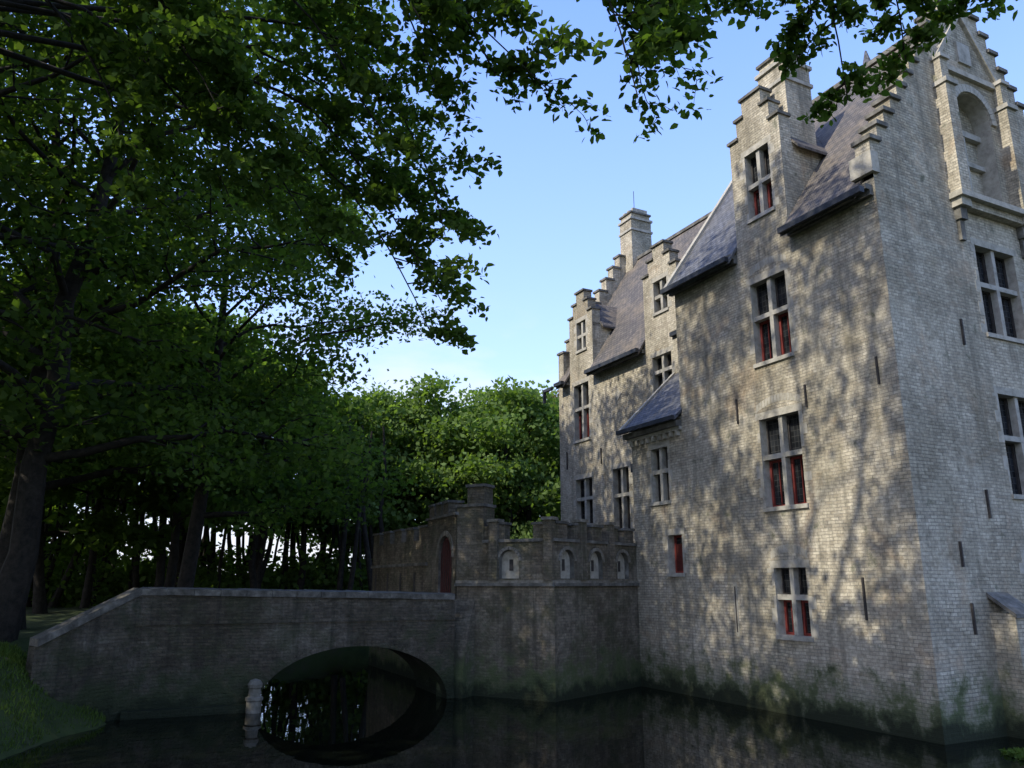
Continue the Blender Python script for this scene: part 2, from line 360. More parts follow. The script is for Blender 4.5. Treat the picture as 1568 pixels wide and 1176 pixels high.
for u,z0,z1 in ((2.3,8.0,8.6),(1.2,3.2,3.7),(1.3,1.9,2.5),(2.3,4.2,4.8),(5.9,8.0,8.6)):
    T.box(G,u-.018,u+.018,0,.05,z0,z1,M_iron)
T.box(F,5.2,5.32,0,.015,1.6,2.9,M_quoin); T.box(F,5.24,5.28,.015,.02,1.7,2.8,M_iron)
# ---- wing
WE=11.15; WR=16.9; WS=7.0; WEn=17.3; WD=7.4; SW=(WR-WE)/(WD/2)
winV=[(15.0,16.1,8.35,10.6),(14.9,16.1,5.05,6.8),(12.5,13.5,4.7,6.9),(9.8,10.85,9.2,10.45),(15.1,15.8,12.0,13.2),(9.85,10.6,12.0,13.15)]
def dpr(c,hw,zs):
    return lambda s,z:(abs(s-c)<hw and z<zs) or (abs(s-c)<hw*.66 and z<zs+.5) or (abs(s-c)<hw*.34 and z<zs+.95)
dA=dpr(15.5,.88,13.5); dB=dpr(10.25,.95,13.5)
def ins2(s,z): return z<WE or dA(s,z) or dB(s,z)
cs=[WS,WEn]+[15.5+k*.88*x for k in (-1,1) for x in (1,.66,.34)]+[10.25+k*.95*x for k in (-1,1) for x in (1,.66,.34)]
wall(W,F2,cs,[-.8,WE,13.5,14.0,14.45],winV,M_brick,ins2)
for i,w in enumerate(winV): window(WN,F2,*w,red=(i==0),tr=.5 if i>3 else .56)
for c,hw in ((15.5,.88),(10.25,.95)):
    stepblocks(F2,[(c-hw,c-hw*.66,12.8,13.5),(c+hw*.66,c+hw,12.8,13.5),(c-hw*.66,c-hw*.34,13.5,14.0),(c+hw*.34,c+hw*.66,13.5,14.0),(c-hw*.34,c+hw*.34,14.0,14.45)])
    dormer_body(F2,c-hw,c+hw,WE,12.95,14.1,2.2)
P=F2.P
for s0,s1,n0 in ((7.0,9.3,ov),(9.3,11.2,-.2),(11.2,14.62,ov),(14.62,16.38,-.2),(16.38,17.0,ov)):
    RF.slab([P(s0,n0,WE-n0*SW+.1),P(s1,n0,WE-n0*SW+.1),P(s1,-WD/2,WR+.1),P(s0,-WD/2,WR+.1)],.12,M_slateB)
    if n0>0:
        T.box(F2,s0+.03,s1-.03,0,.14,WE-.42,WE-.28,M_stoneD); T.box(F2,s0,s1,.3,.44,WE-.42,WE-.28,M_lead)
RF.slab([P(7,-WD-ov,WE-ov*SW+.1),P(17,-WD-ov,WE-ov*SW+.1),P(17,-WD/2,WR+.1),P(7,-WD/2,WR+.1)],.12,M_slateB)
T.box(F2,7,17,-WD/2-.1,-WD/2+.1,WR+.05,WR+.18,M_stoneD)
E=Frame(F2.P(17.3,0,0)[:2],g,d)
ns2=9; wu=[i*(WD/2-.3)/ns2 for i in range(ns2+1)]; wz=[11.6+i*(17.2-11.6)/ns2 for i in range(ns2+1)]
def insE(u,z):
    if z<11.6: return True
    return min(u,WD-u)>wu[min(ns2,int((z-11.6)/((17.2-11.6)/ns2)))]
wall(W,E,wu+[WD-x for x in wu],[-.8,11.6]+wz,[],M_brick,insE)
for i in range(ns2):
    for m in (0,1):
        x0,x1=wu[i],wu[i+1]+.02
        if m: x0,x1=WD-x1,WD-x0
        W.box(E,x0,x1,-.4,-.004,wz[i]-.7,wz[i+1],M_brick); W.box(E,x0-.05,x1+.05,-.45,.06,wz[i+1],wz[i+1]+.09,M_stoneD)
W.face([E.P(.2,-.41,11.),E.P(WD-.2,-.41,11.),E.P(WD/2,-.41,17.2)],M_brick)
W.face([P(7,-WD,-.8),P(17.3,-WD,-.8),P(17.3,-WD,WE),P(7,-WD,WE)],M_brick)
chimney(F2,16.35,17.25,-WD/2-.75,-WD/2+.35,15.6,18.9)
for kk in (.05,.4,.75): W.box(F2,16.35+kk*.9,16.35+kk*.9+.15,-WD/2-.6,-WD/2+.2,19.3,19.5,M_stone)
T.box(F2,16.8,16.82,-WD/2-.2,-WD/2-.18,19,20.6,M_iron)
T.box(F2,17.3,18.0,.28,.4,WE-.45,WE-.33,M_lead); T.box(F2,17.9,18.0,.28,.4,WE-.9,WE-.33,M_lead)
T.box(F2,11.85,11.97,.02,.14,3.2,7.2,M_lead); T.box(F2,11.75,12.07,.02,.22,6.6,6.9,M_lead)
T.box(F2,9.5,9.6,.02,.1,7.0,9.2,M_lead)
q=[P(13.0,.02,9.85),P(13.22,.02,9.62),P(13.0,.02,9.39),P(12.78,.02,9.62)]; T.slab(q,.04,M_quoin,(g[0],g[1],0))
for s,z0,z1 in ((14.2,7.2,7.8),(12.1,7.3,8.0),(16.7,7.3,8.0)): T.box(F2,s-.02,s+.02,0,.05,z0,z1,M_iron)
sp=MB(); bx=F.P(3.7,-5.4,0)
for k in range(8):
    t0=k*math.pi/4;t1=(k+1)*math.pi/4
    q=lambda t,r,z:(bx[0]+r*math.cos(t),bx[1]+r*math.sin(t),z)
    sp.face([q(t0,.4,14),q(t1,.4,14),q(t1,.4,17.2),q(t0,.4,17.2)],M_brick)
    sp.face([q(t0,.5,17.1),q(t1,.5,17.1),q(t1,.03,19.1),q(t0,.03,19.1)],M_slate)
sp.build('turret',castle)
W.build('walls',castle); WN.build('windows',castle); RF.build('roof',castle); T.build('stone_trim',castle)
# ------------------------------------------------------------ TERRACE + GATEHOUSE
P0=(-1.53,22.35);P1=(1.08,20.93);P2=(3.72,24.0)
def fr2(A,B):
    dx,dy=B[0]-A[0],B[1]-A[1]; l=math.hypot(dx,dy); n=(dy/l,-dx/l)
    if n[0]*(-A[0])+n[1]*(-A[1])<0: n=(-n[0],-n[1])
    return Frame(A,(dx,dy),n),l
terr=empty('terrace_wall')
TW=MB()
TA,la=fr2(P0,P1); TB,lb=fr2(P1,P2)
def blind(fr,L,arches,n0=0):
    ops=[(c-.3,c+.3,3.0,3.75) for c in arches]
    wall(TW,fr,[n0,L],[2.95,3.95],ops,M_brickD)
    for c in arches:
        archfill(TW,fr,c-.3,c+.3,3.45,3.75,.14,M_brickD,M_stoneD)
        reveal(TW,fr,c-.3,c+.3,3.0,3.45,.14,M_stoneD,top=False)
        TW.face([fr.P(c-.3,-.14,3.0),fr.P(c+.3,-.14,3.0),fr.P(c+.3,-.14,3.75),fr.P(c-.3,-.14,3.75)],M_quoin)
        TW.box(fr,c-.06,c+.06,-.137,-.13,3.2,3.5,M_iron)
        for k in range(10):
            t0=math.pi*k/10;t1=math.pi*(k+.9)/10
            q=lambda t,r:fr.P(c-r*math.cos(t),.03,3.45+r*math.sin(t))
            TW.slab([q(t0,.3),q(t1,.3),q(t1,.39),q(t0,.39)],.03,M_quoinD,(-fr.n[0],-fr.n[1],0))
    TW.box(fr,n0,L,-.34,-.15,2.95,3.95,M_brickD)
    TW.box(fr,n0-.02,L,-.38,.05,3.95,4.03,M_stoneD)
for fr,L in ((TA,la),(TB,lb)):
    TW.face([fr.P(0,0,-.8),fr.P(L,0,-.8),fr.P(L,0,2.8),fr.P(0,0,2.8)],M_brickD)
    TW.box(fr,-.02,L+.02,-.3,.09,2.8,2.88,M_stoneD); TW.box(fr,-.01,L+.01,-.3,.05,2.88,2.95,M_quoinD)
TW.box(TA,la-.32,la+.03,-.3,.035,-.8,2.8,M_brickD)
blind(TA,la,[1.65],.85); blind(TB,lb,[.25+.35,1.95,3.3])
merlons(TW,TA,1.0,la-.1,-.33,-.02,4.03,.38,.5,.42,M_brickD,M_stoneD)
merlons(TW,TB,.15,lb-.1,-.33,-.02,4.03,.38,.5,.42,M_brickD,M_stoneD)
for fr,s in ((TA,la-.12),(TB,1.25),(TB,2.62),(TA,1.2)):
    TW.box(fr,s-.13,s+.13,-.2,.1,2.95,4.5,M_brickD); TW.box(fr,s-.17,s+.17,-.24,.14,4.5,4.58,M_quoinD)
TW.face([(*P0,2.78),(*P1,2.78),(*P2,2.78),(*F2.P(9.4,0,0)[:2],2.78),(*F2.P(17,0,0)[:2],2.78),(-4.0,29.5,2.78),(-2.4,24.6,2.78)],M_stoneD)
prof=[(-.8,.62),(0,.6),(.6,.56),(1.1,.48),(1.6,.36),(2.0,.22),(2.35,.06),(2.45,.0)]
for (za,na),(zb_,nb_) in zip(prof[:-1],prof[1:]):
    TW.face([TA.P(-.2,na,za),TA.P(.6,na,za),TA.P(.6,nb_,zb_),TA.P(-.2,nb_,zb_)],M_brickD)
    for s in (-.2,.6): TW.face([TA.P(s,0,za),TA.P(s,na,za),TA.P(s,nb_,zb_),TA.P(s,0,zb_)],M_brickD)
TW.build('terrace_body',terr)
gate=empty('gatehouse')
GM=MB()
GM.box(TA,-.02,.85,-.6,-.0,2.95,4.95,M_brickD); GM.box(TA,-.06,.89,-.64,.05,4.95,5.03,M_stoneD)
GM.box(TA,.3,.85,-.5,-.02,5.03,5.5,M_brickD); GM.box(TA,.26,.89,-.54,.03,5.5,5.58,M_stoneD)
GM.box(TA,.85,1.1,-.4,-.03,4.0,4.4,M_brickD)
b=(.918,.398); nb=(-.398,.918)
Q=(-1.56,22.35); PF=Frame(Q,nb,(-b[0],-b[1]))
op=(.35,1.55,1.5,4.2)
wall(GM,PF,[0,2.7],[-.8,4.75],[op],M_brickD)
archfill(GM,PF,.35,1.55,3.6,4.2,.08,M_brickD,M_stoneD); reveal(GM,PF,.35,1.55,1.5,3.6,.08,M_stoneD,top=False)
GM.face([PF.P(.35,-.08,1.5),PF.P(1.55,-.08,1.5),PF.P(1.55,-.08,4.2),PF.P(.35,-.08,4.2)],M_redD)
for k in range(6): GM.box(PF,.42+.19*k,.44+.19*k,-.08,-.065,1.5,4.1,M_iron)
GM.box(PF,0,2.7,-.6,-.1,-.8,4.75,M_brickD); GM.box(PF,-.04,2.75,-.64,.06,4.75,4.83,M_stoneD)
merlons(GM,PF,.9,2.7,-.5,-.05,4.83,.35,.45,.35,M_brickD,M_stoneD)
for k in range(12):
    t0=math.pi*k/12;t1=math.pi*(k+.9)/12
    q=lambda t,r:PF.P(.95-r*math.cos(t),.03,3.6+r*math.sin(t))
    GM.slab([q(t0,.62),q(t1,.62),q(t1,.76),q(t0,.76)],.03,M_quoinD,(b[0],b[1],0))
GM.build('gatehouse_body',gate)
fw=MB(); A=(PF.P(2.6,0,0)[0],PF.P(2.6,0,0)[1]); B=(-5.2,30.0); FW,lf=fr2(A,B)
fw.box(FW,0,lf,-.4,0,-.8,4.2,M_brickD); fw.box(FW,0,lf,-.44,.06,3.4,3.5,M_stoneD)
merlons(fw,FW,.1,lf,-.4,-.0,4.2,.4,.75,.5,M_brickD,M_stoneD)
for k in range(4): fw.box(FW,1.1+k*1.4,1.25+k*1.4,0,.01,2.6,3.2,M_iron)
fw.box(Frame(B,(.9,.4),(-.4,.9)),0,9,-.4,0,-.8,4.2,M_brickD)
fw.build('crenellated_wall')
# ------------------------------------------------------------ BRIDGE
br=empty('stone_bridge'); BM=MB()
B0=(-8.5,18.5); BF=Frame(B0,b,(.398,-.918)); LB=7.62; BW=2.7
P=BF.P
ac,ar,ah=5.08,2.36,1.36
def topz(s): return 2.62-.022*(s-.15)
seg=28
arc=[(ac-ar*math.cos(math.pi*k/seg), ah*math.sin(math.pi*k/seg)) for k in range(seg+1)]
for n in (0,-BW):
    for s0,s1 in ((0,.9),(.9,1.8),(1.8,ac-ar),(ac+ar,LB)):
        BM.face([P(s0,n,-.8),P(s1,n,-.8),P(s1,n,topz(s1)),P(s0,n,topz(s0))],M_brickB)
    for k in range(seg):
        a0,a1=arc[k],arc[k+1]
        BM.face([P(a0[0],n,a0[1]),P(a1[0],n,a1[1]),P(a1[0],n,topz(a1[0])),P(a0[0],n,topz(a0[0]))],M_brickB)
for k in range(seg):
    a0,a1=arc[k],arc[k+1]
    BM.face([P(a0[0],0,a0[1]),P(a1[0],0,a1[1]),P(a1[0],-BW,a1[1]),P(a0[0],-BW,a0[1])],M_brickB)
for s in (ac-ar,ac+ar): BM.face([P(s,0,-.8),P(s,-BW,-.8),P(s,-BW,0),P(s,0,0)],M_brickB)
nv=44
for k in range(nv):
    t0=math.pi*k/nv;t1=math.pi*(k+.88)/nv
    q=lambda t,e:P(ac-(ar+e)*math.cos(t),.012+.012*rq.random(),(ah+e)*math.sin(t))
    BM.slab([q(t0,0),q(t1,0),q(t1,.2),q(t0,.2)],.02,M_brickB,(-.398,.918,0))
BM.box(BF,-.0,LB,0,.035,1.95,2.02,M_brickB)
ncop=13
M_cop=simple('bridge_coping',(.05,.047,.036),(.115,.105,.085),5,c3=(.23,.21,.17))
for n0,n1 in ((-.32,.06),(-BW-.06,-BW+.32)):
    for k in range(ncop):
        s0=k*LB/ncop; s1=(k+1)*LB/ncop-.012
        j=.025*(rq.random()-.5); jn=.03*(rq.random()-.5)
        q=[P(s0,n0,topz(s0)+.17+j),P(s1,n0,topz(s1)+.17+j*.5),P(s1,n1+jn,topz(s1)+.14+j*.5),P(s0,n1+jn,topz(s0)+.14+j)]
        BM.slab(q,.14,M_cop)
for n in (-.28,-BW+.28): BM.face([P(0,n,1.8),P(LB,n,1.8),P(LB,n,topz(LB)),P(0,n,topz(0))],M_brickB)
BM.face([P(-1.5,-.0,1.84),P(LB,-.0,1.84),P(LB,-BW,1.84),P(-1.5,-BW,1.84)],M_stoneD)
BM.box(BF,-.1,2.6,0,.22,-.6,.16,M_brickB)
Wd=(-9.75,16.85); WF,lw=fr2(B0,Wd)
def wz_(t): return 2.62-1.0*t
for k in range(6):
    t0,t1=k/6,(k+1)/6
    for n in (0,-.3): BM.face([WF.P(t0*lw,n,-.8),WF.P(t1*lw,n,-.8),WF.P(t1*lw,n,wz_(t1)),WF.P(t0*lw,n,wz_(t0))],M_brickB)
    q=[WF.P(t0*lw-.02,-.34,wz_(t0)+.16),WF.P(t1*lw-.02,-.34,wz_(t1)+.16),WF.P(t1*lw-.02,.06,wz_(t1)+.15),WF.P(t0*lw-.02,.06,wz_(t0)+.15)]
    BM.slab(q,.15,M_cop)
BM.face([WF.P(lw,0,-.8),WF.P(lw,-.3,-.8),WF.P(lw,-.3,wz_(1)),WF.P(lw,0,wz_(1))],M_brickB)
BM.build('bridge_body',br)
def lathe(name,c,prof,mat,seg=16,parent=None):
    m=MB()
    for i in range(len(prof)-1):
        for k in range(seg):
            t0=2*math.pi*k/seg;t1=2*math.pi*(k+1)/seg
            q=lambda t,p:(c[0]+p[0]*math.cos(t),c[1]+p[0]*math.sin(t),p[1])
            m.face([q(t0,prof[i]),q(t1,prof[i]),q(t1,prof[i+1]),q(t0,prof[i+1])],mat)
    return m.build(name,parent)
pc=P(2.66,.3,0)
lathe('stone_bollard',pc,[(.17,-.6),(.17,.25),(.2,.27),(.2,.33),(.14,.36),(.13,.52),(.16,.55),(.17,.62),(.12,.7),(.0,.74)],M_quoinD)
# ------------------------------------------------------------ GROUND + WATER
moat=np.array([(-7.0,9.5),(-7.4,14),(-8.6,18.2),(-9.2,22),(-10.5,30),(-10,38),(0,42),(20,46),(40,40),(45,8),(25,5),(5,8.3),(0,8.8)],float)
def sdist(X,Y):
    px,py=X.ravel(),Y.ravel(); dmin=np.full(px.shape,1e9); ins=np.zeros(px.shape,bool)
    k=len(moat)
    for i in range(k):
        ax,ay=moat[i];bx_,by_=moat[(i+1)%k]
        ex,ey=bx_-ax,by_-ay; t=np.clip(((px-ax)*ex+(py-ay)*ey)/(ex*ex+ey*ey),0,1)
        dd=np.hypot(px-ax-t*ex,py-ay-t*ey); dmin=np.minimum(dmin,dd)
        c=((ay>py)!=(by_>py))
        xi=(bx_-ax)*(py-ay)/((by_-ay) if by_!=ay else 1e-9)+ax
        ins^=(c&(px<xi))
    return np.where(ins,-dmin,dmin).reshape(X.shape)
def hgt(X,Y):
    D=sdist(X,Y)
    wob=.12*np.sin(X*1.3+Y*.7)+.1*np.sin(X*.5-Y*1.1)+.05*np.sin(X*3.1+Y*2.3)
    D=D+wob*2
    t=np.clip((D+.9)/3.6,0,1); t=t*t*(3-2*t)
    top=1.45+.25*np.clip((Y-10)/15,0,1)
    far=np.clip((D-10)/60,0,1)
    return -1.0+t*(1.0+top)+wob*.4*t+.25*far*np.sin(X*.05)*np.cos(Y*.04)
gn=260
u=np.linspace(-1,1,gn); ax=np.sign(u)*(60*np.abs(u)+900*np.abs(u)**6)
gx,gy=np.meshgrid(ax,ax+18); gz=hgt(gx,gy)
V=np.stack([gx,gy,gz],-1).reshape(-1,3)
idx=np.arange(gn*gn).reshape(gn,gn); Fq=np.stack([idx[:-1,:-1],idx[:-1,1:],idx[1:,1:],idx[1:,:-1]],-1).reshape(-1,4)
def npmesh(name,V,k,nf,mat,attr=None,parent=None,faces=None,smooth=False):
    me=bpy.data.meshes.new(name)
    me.vertices.add(len(V)); me.vertices.foreach_set('co',np.ascontiguousarray(V,dtype=np.float32).ravel())
    me.loops.add(nf*k); me.polygons.add(nf)
    li=np.arange(nf*k,dtype=np.int32) if faces is None else np.ascontiguousarray(faces,dtype=np.int32).ravel()
    me.loops.foreach_set('vertex_index',li)
    me.polygons.foreach_set('loop_start',np.arange(0,nf*k,k,dtype=np.int32))
    me.polygons.foreach_set('loop_total',np.full(nf,k,dtype=np.int32))
    if smooth: me.polygons.foreach_set('use_smooth',np.ones(nf,dtype=bool))
    me.materials.append(mat)
    if attr is not None:
        at=me.attributes.new('v','FLOAT','FACE'); at.data.foreach_set('value',attr.astype(np.float32))
    me.update(calc_edges=True); me.validate()
    return link(bpy.data.objects.new(name,me),parent)
M_ground=simple('forest_floor',(.025,.035,.012),(.05,.07,.02),.7,.95,.8,c3=(.065,.06,.035))
npmesh('ground',V,4,len(Fq),M_ground,faces=Fq,smooth=True)
mw,nt,bs=newmat('moat_water')
bs.inputs['Base Color'].default_value=(.004,.005,.003,1); bs.inputs['Roughness'].default_value=.01; bs.inputs['IOR'].default_value=1.33; bs.inputs['Specular IOR Level'].default_value=.6
geo=nt.nodes.new('ShaderNodeNewGeometry').outputs['Position']
bp=N(nt,'ShaderNodeBump'); bp.inputs['Strength'].default_value=.035; bp.inputs['Distance'].default_value=.05
nt.links.new(noise(nt,geo,1.5,3,.5),bp.inputs['Height']); nt.links.new(bp.outputs[0],bs.inputs['Normal'])
wm=MB(); wm.face([(-16,2,0),(50,2,0),(50,50,0),(-16,50,0)],mw); wm.build('moat_water')
# ------------------------------------------------------------ TREES
def unit(v): return v/np.maximum(1e-6,np.linalg.norm(v,axis=-1,keepdims=True))
def tube_mesh(name,tubes,mat,parent=None,sides=7):
    VV=[];FF=[];off=0
    ang=np.linspace(0,2*np.pi,sides,endpoint=False)
    for pts,rad in tubes:
        pts=np.asarray(pts,float); rad=np.asarray(rad,float); k=len(pts)
        tg=unit(np.gradient(pts,axis=0)); ref=np.array([0,0,1.]) if abs(tg[0,2])<.8 else np.array([1.,0,0])
        s=unit(np.cross(tg,ref)); t=np.cross(tg,s)
        ring=pts[:,None,:]+rad[:,None,None]*(np.cos(ang)[None,:,None]*s[:,None,:]+np.sin(ang)[None,:,None]*t[:,None,:])
        VV.append(ring.reshape(-1,3))
        id_=off+np.arange(k*sides).reshape(k,sides); nx=np.roll(id_,-1,axis=1)
        FF.append(np.stack([id_[:-1],nx[:-1],nx[1:],id_[1:]],-1).reshape(-1,4)); off+=k*sides
    V=np.concatenate(VV);Fa=np.concatenate(FF)
    return npmesh(name,V,4,len(Fa),mat,faces=Fa,parent=parent,smooth=True)
def leaves(rng,centers,n,r,size,flat=.4,hexa=False,droop=0.,up=.6):
    c=np.repeat(centers,n,axis=0); m=len(c)
    off=rng.normal(size=(m,3))*np.array([r,r,r*flat]); rr=np.hypot(off[:,0],off[:,1])
    off[:,2]-=droop*rr
    c=c+off
    nor=unit(rng.normal(size=(m,3))*.65+np.array([0,0,up])); a_=unit(np.cross(nor,rng.normal(size=(m,3)))); b_=np.cross(nor,a_)
    L=size*rng.uniform(.6,1.25,size=(m,1)); w=L*rng.uniform(.26,.36,size=(m,1))
    fold=nor*L*.08
    if hexa:
        vs=[c,c+a_*L*.3+b_*w+fold,c+a_*L*.68+b_*w*.75+fold,c+a_*L,c+a_*L*.68-b_*w*.75+fold,c+a_*L*.3-b_*w+fold]
    else: vs=[c,c+a_*L*.42+b_*w*1.15+fold,c+a_*L,c+a_*L*.42-b_*w*1.15+fold]
    V=np.stack(vs,1).reshape(-1,3)
    v=np.clip(np.repeat(rng.normal(.45,.2,len(centers)),n)+rng.normal(0,.15,m),0,1)
    return V,len(vs),m,v
def interp(p,t):
    p=np.asarray(p); x=t*(len(p)-1); i=min(int(x),len(p)-2); return p[i]+(p[i+1]-p[i])*(x-i)
def limb(rng,start,dh,Ls,rise,k=7,wob=.05,droop=.1):
    x=np.linspace(0,1,k); side=np.array([-dh[1],dh[0],0]); w=np.cumsum(rng.normal(0,wob*Ls,k)); w[0]=0; w2=np.cumsum(rng.normal(0,wob*Ls*.6,k)); w2[0]=0
    return start+np.outer(x,dh)*Ls+np.outer(rise*Ls*x**.8-droop*Ls*x**3+w2,[0,0,1])+np.outer(w,side)
def grow(rng,base,H,Rc,z0,lean=(0,0),nl=18,ns=8,tr=.35,az0=0,rise=(.15,1.2),nc=4,lf=.4):
    base=np.array(base,float); k=10; t=np.linspace(0,1,k)
    tp=base+np.outer(t,[0,0,H*.92])+np.outer(t**1.6,[lean[0],lean[1],0])+np.cumsum(rng.normal(0,.12,(k,3))*[1,1,0],axis=0)*(t[:,None]>0)
    tubes=[(tp,tr*(1-t)**.8*.95+.04)]; tubes[0][1][0]*=1.35
    cs=[]
    for i in range(nl):
        u=(i+.5)/nl; tt=z0/H+(1-z0/H)*u*.97
        st=interp(tp,min(.99,tt/.92*.92)); az=az0+i*2.39996+rng.normal(0,.25); dh=np.array([math.cos(az),math.sin(az),0])
        Ls=Rc*(1-.72*u**2.2)*rng.uniform(.75,1.1); rs=rise[0]+(rise[1]-rise[0])*u
        lp=limb(rng,st,dh,Ls,rs); r0=max(.04,tr*lf*(1-.7*u)); tubes.append((lp,np.linspace(r0,.02,len(lp))))
        for j in range(ns):
            x=.28+.72*(j+rng.random())/ns; sp_=interp(lp,min(x,.999)); sd=1 if j%2 else -1
            ang=az+sd*rng.uniform(.4,1.3); d2=np.array([math.cos(ang),math.sin(ang),0]); l2=Rc*.34*rng.uniform(.6,1.2)*(1.25-.6*x)
            bp_=limb(rng,sp_,d2,l2,rng.uniform(-.15,.55),4,.08,.15); tubes.append((bp_,np.linspace(max(.015,r0*.25),.006,4)))
            for q in range(nc): cs.append(interp(bp_,.3+.69*(q+.5)/nc)+rng.normal(0,.22,3))
        cs.append(lp[-1])
    return tubes,np.array(cs)
def tree(name,seed,base,H,Rc,z0,nleaf=60,r=.55,size=.15,mat=None,extra=None,**kw):
    rng=np.random.default_rng(seed); base=(base[0],base[1],float(hgt(np.array([[base[0]]]),np.array([[base[1]]]))[0,0])-.1)
    tubes,cs=grow(rng,base,H,Rc,z0,**kw)
    par=empty(name); tube_mesh('trunk_and_limbs',tubes,M_bark,par)
    V,k,m,v=leaves(rng,cs,nleaf,r,size); npmesh('foliage',V,k,m,mat or M_leafN,attr=v,parent=par)
    return par
def overhang(par,seed,path,r0,ns,l2,nleaf,r,size,mat,drp=.35,x0=.3):
    rng=np.random.default_rng(seed); path=np.array(path,float)
    t=np.linspace(0,1,len(path)); tt=np.linspace(0,1,14); pp=np.stack([np.interp(tt,t,path[:,i]) for i in range(3)],1); 
    for _ in range(3): pp[1:-1]=(pp[:-2]+2*pp[1:-1]+pp[2:])/4
    pp[1:]+=np.cumsum(rng.normal(0,.04,(13,3)),axis=0)
    tubes=[(pp,np.linspace(r0**.5,.09,14)**2)]; cs=[]
    for j in range(ns):
        x=x0+(1-x0)*(j+rng.random())/ns; st=interp(pp,min(x,.999)); tg=unit(interp(pp,min(x+.05,1)*.999)-st+1e-5); az=math.atan2(tg[1],tg[0])+(1 if j%2 else -1)*rng.uniform(.3,1.2)
        d2=np.array([math.cos(az),math.sin(az),0]); L2=l2*rng.uniform(.5,1.2)*(1.2-.5*x)
        bp_=limb(rng,st,d2,L2,rng.uniform(-.2,.2),6,.05,drp); tubes.append((bp_,np.linspace(.014,.004,6)))
        for q in range(6):
            s2=interp(bp_,.2+.79*q/5.); az2=az+(1 if q%2 else -1)*rng.uniform(.4,1.1)
            tw=limb(rng,s2,np.array([math.cos(az2),math.sin(az2),0]),L2*.35*rng.uniform(.5,1.1),rng.uniform(-.3,.1),4,.06,drp); tubes.append((tw,np.linspace(.006,.002,4)))
            for w_ in range(4): cs.append(interp(tw,.15+.84*w_/3.))
    tube_mesh('overhanging_branch',tubes,M_bark,par,5)
    V,k,m,v=leaves(rng,np.array(cs),nleaf,r,size,flat=.6,hexa=True,droop=.3); npmesh('overhanging_leaves',V,k,m,mat,attr=v,parent=par)
t0=tree('beech_tree',11,(-10.5,8.5),26,9.5,13,nleaf=46,r=.5,size=.25,nl=20,ns=7,tr=.5,nc=3,lf=.28,rise=(.0,1.0))
S0=(-10,8.6,10.5)
paths=[[S0,(-7,9.5,12.5),(-3,10.2,13.6),(.4,9.8,12.6),(2.2,9.4,10.0)],
 [S0,(-6,8.6,12.5),(-2,8.5,13),(.8,8.6,12),(1.6,8.8,9.0)],
 [S0,(-6,8.6,12.5),(-2,8.8,13.2),(1,9.0,12.4),(2.0,9.3,9.9)],
 [S0,(-7,11,12),(-4,12,12.8),(-1.9,12,11.5),(-1.0,12,8.5)],
 [S0,(-7,11.5,11.5),(-4.5,12.5,11.8),(-2.6,12.4,10.2),(-1.1,12.1,7.2)],
 [S0,(-7.5,10,12.5),(-5,10.5,13.2),(-3.2,10.5,12),(-1.6,10.5,9.2)],
 [S0,(-7,8.5,12.5),(-4.8,9,12.9),(-2,9.2,12.4),(.4,9.2,9.3)],
 [S0,(-8,10,11.6),(-6,11,11.6),(-4.2,11.5,10.2),(-2.6,11.6,7.8)],
 [S0,(-7,9,12.5),(-4,9.3,13),(-1.5,9.4,12.2),(-.4,9.4,9.7)],
 [S0,(-8,11,12),(-5,12.5,12.8),(-3,13,11.5),(-1.7,13,9.0)],
 [S0,(-7.5,9,12.5),(-6,9.5,12.2),(-4.8,9.6,11),(-3.9,9.6,9.2)],
 [S0,(-8,9.4,12.2),(-6.8,9.8,11.5),(-5.8,10,10),(-5.2,10.0,8.2)],
 [S0,(-6.5,8.6,12.8),(-4,8.8,12.8),(-2.2,9,11.8),(-1.1,9,9.7)],
 [S0,(-7,9.6,12.6),(-4,10,13),(-1.8,10.2,12),(-.9,10.4,9.9)],
 [S0,(-8,10.2,12),(-6.4,10.5,11.5),(-5,10.6,10),(-4.1,10.6,8.4)],
 [S0,(-8,8.9,12.2),(-6.2,9.,11.8),(-5,9.,10.6),(-4.5,9.,9.4)],
 [S0,(-7,12,11.2),(-4.5,13,11.2),(-2.8,13,9.6),(-1.5,12.8,6.8)],
 [S0,(-6,8.6,12.5),(-1.5,8.6,13),(1.2,8.8,12.4),(2.5,9.1,10.6)]]
for i,p_ in enumerate(paths): overhang(t0,40+i,p_,.07,13,1.4,6,.08,.135,M_leafN,x0=.5)
t1=tree('beech_tree',12,(-8.5,-5),22,8,9,nleaf=20,r=.6,size=.28,nl=16,ns=6,tr=.45)
for i,p_ in enumerate([[(-8.5,-5,8),(-3,0,11.5),(2.2,5.5,12.2),(3.6,8,10.8),(4.4,9.2,9.0)],[(-8.5,-5,9),(-2,1,12.5),(3.8,6,12.8),(5.3,8.0,11.4),(6.0,9,10.2)],[(-8.5,-5,9),(-2,1,12),(2.6,6,12.2),(3.5,8,11.2),(3.95,9,9.9)],[(-8.5,-5,9),(-2,1,12),(3.0,6,12.4),(4.4,8,11.2),(5.1,9,9.6)]]):
    overhang(t1,60+i,p_,.06,8,.75,6,.07,.12,M_leafN,x0=.72)
tree('lime_tree',21,(-12.3,19.5),21,8.5,4.5,nleaf=36,r=.52,size=.2,lean=(1.5,.5),nl=24,ns=9,tr=.34)
tree('lime_tree',22,(-14.5,23.5),22,8.5,4,nleaf=32,r=.55,size=.23,lean=(-1,0),nl=22,ns=9,tr=.36)
tree('lime_tree',23,(-11.0,27.5),19,7.0,5.2,nleaf=36,r=.55,size=.22,nl=22,ns=8,tr=.28,lean=(.5,0))
tree('lime_tree',24,(-13.2,15.0),20,6.6,7,nleaf=28,r=.5,size=.22,nl=20,ns=7,tr=.3,lean=(-.5,.5),nc=3)
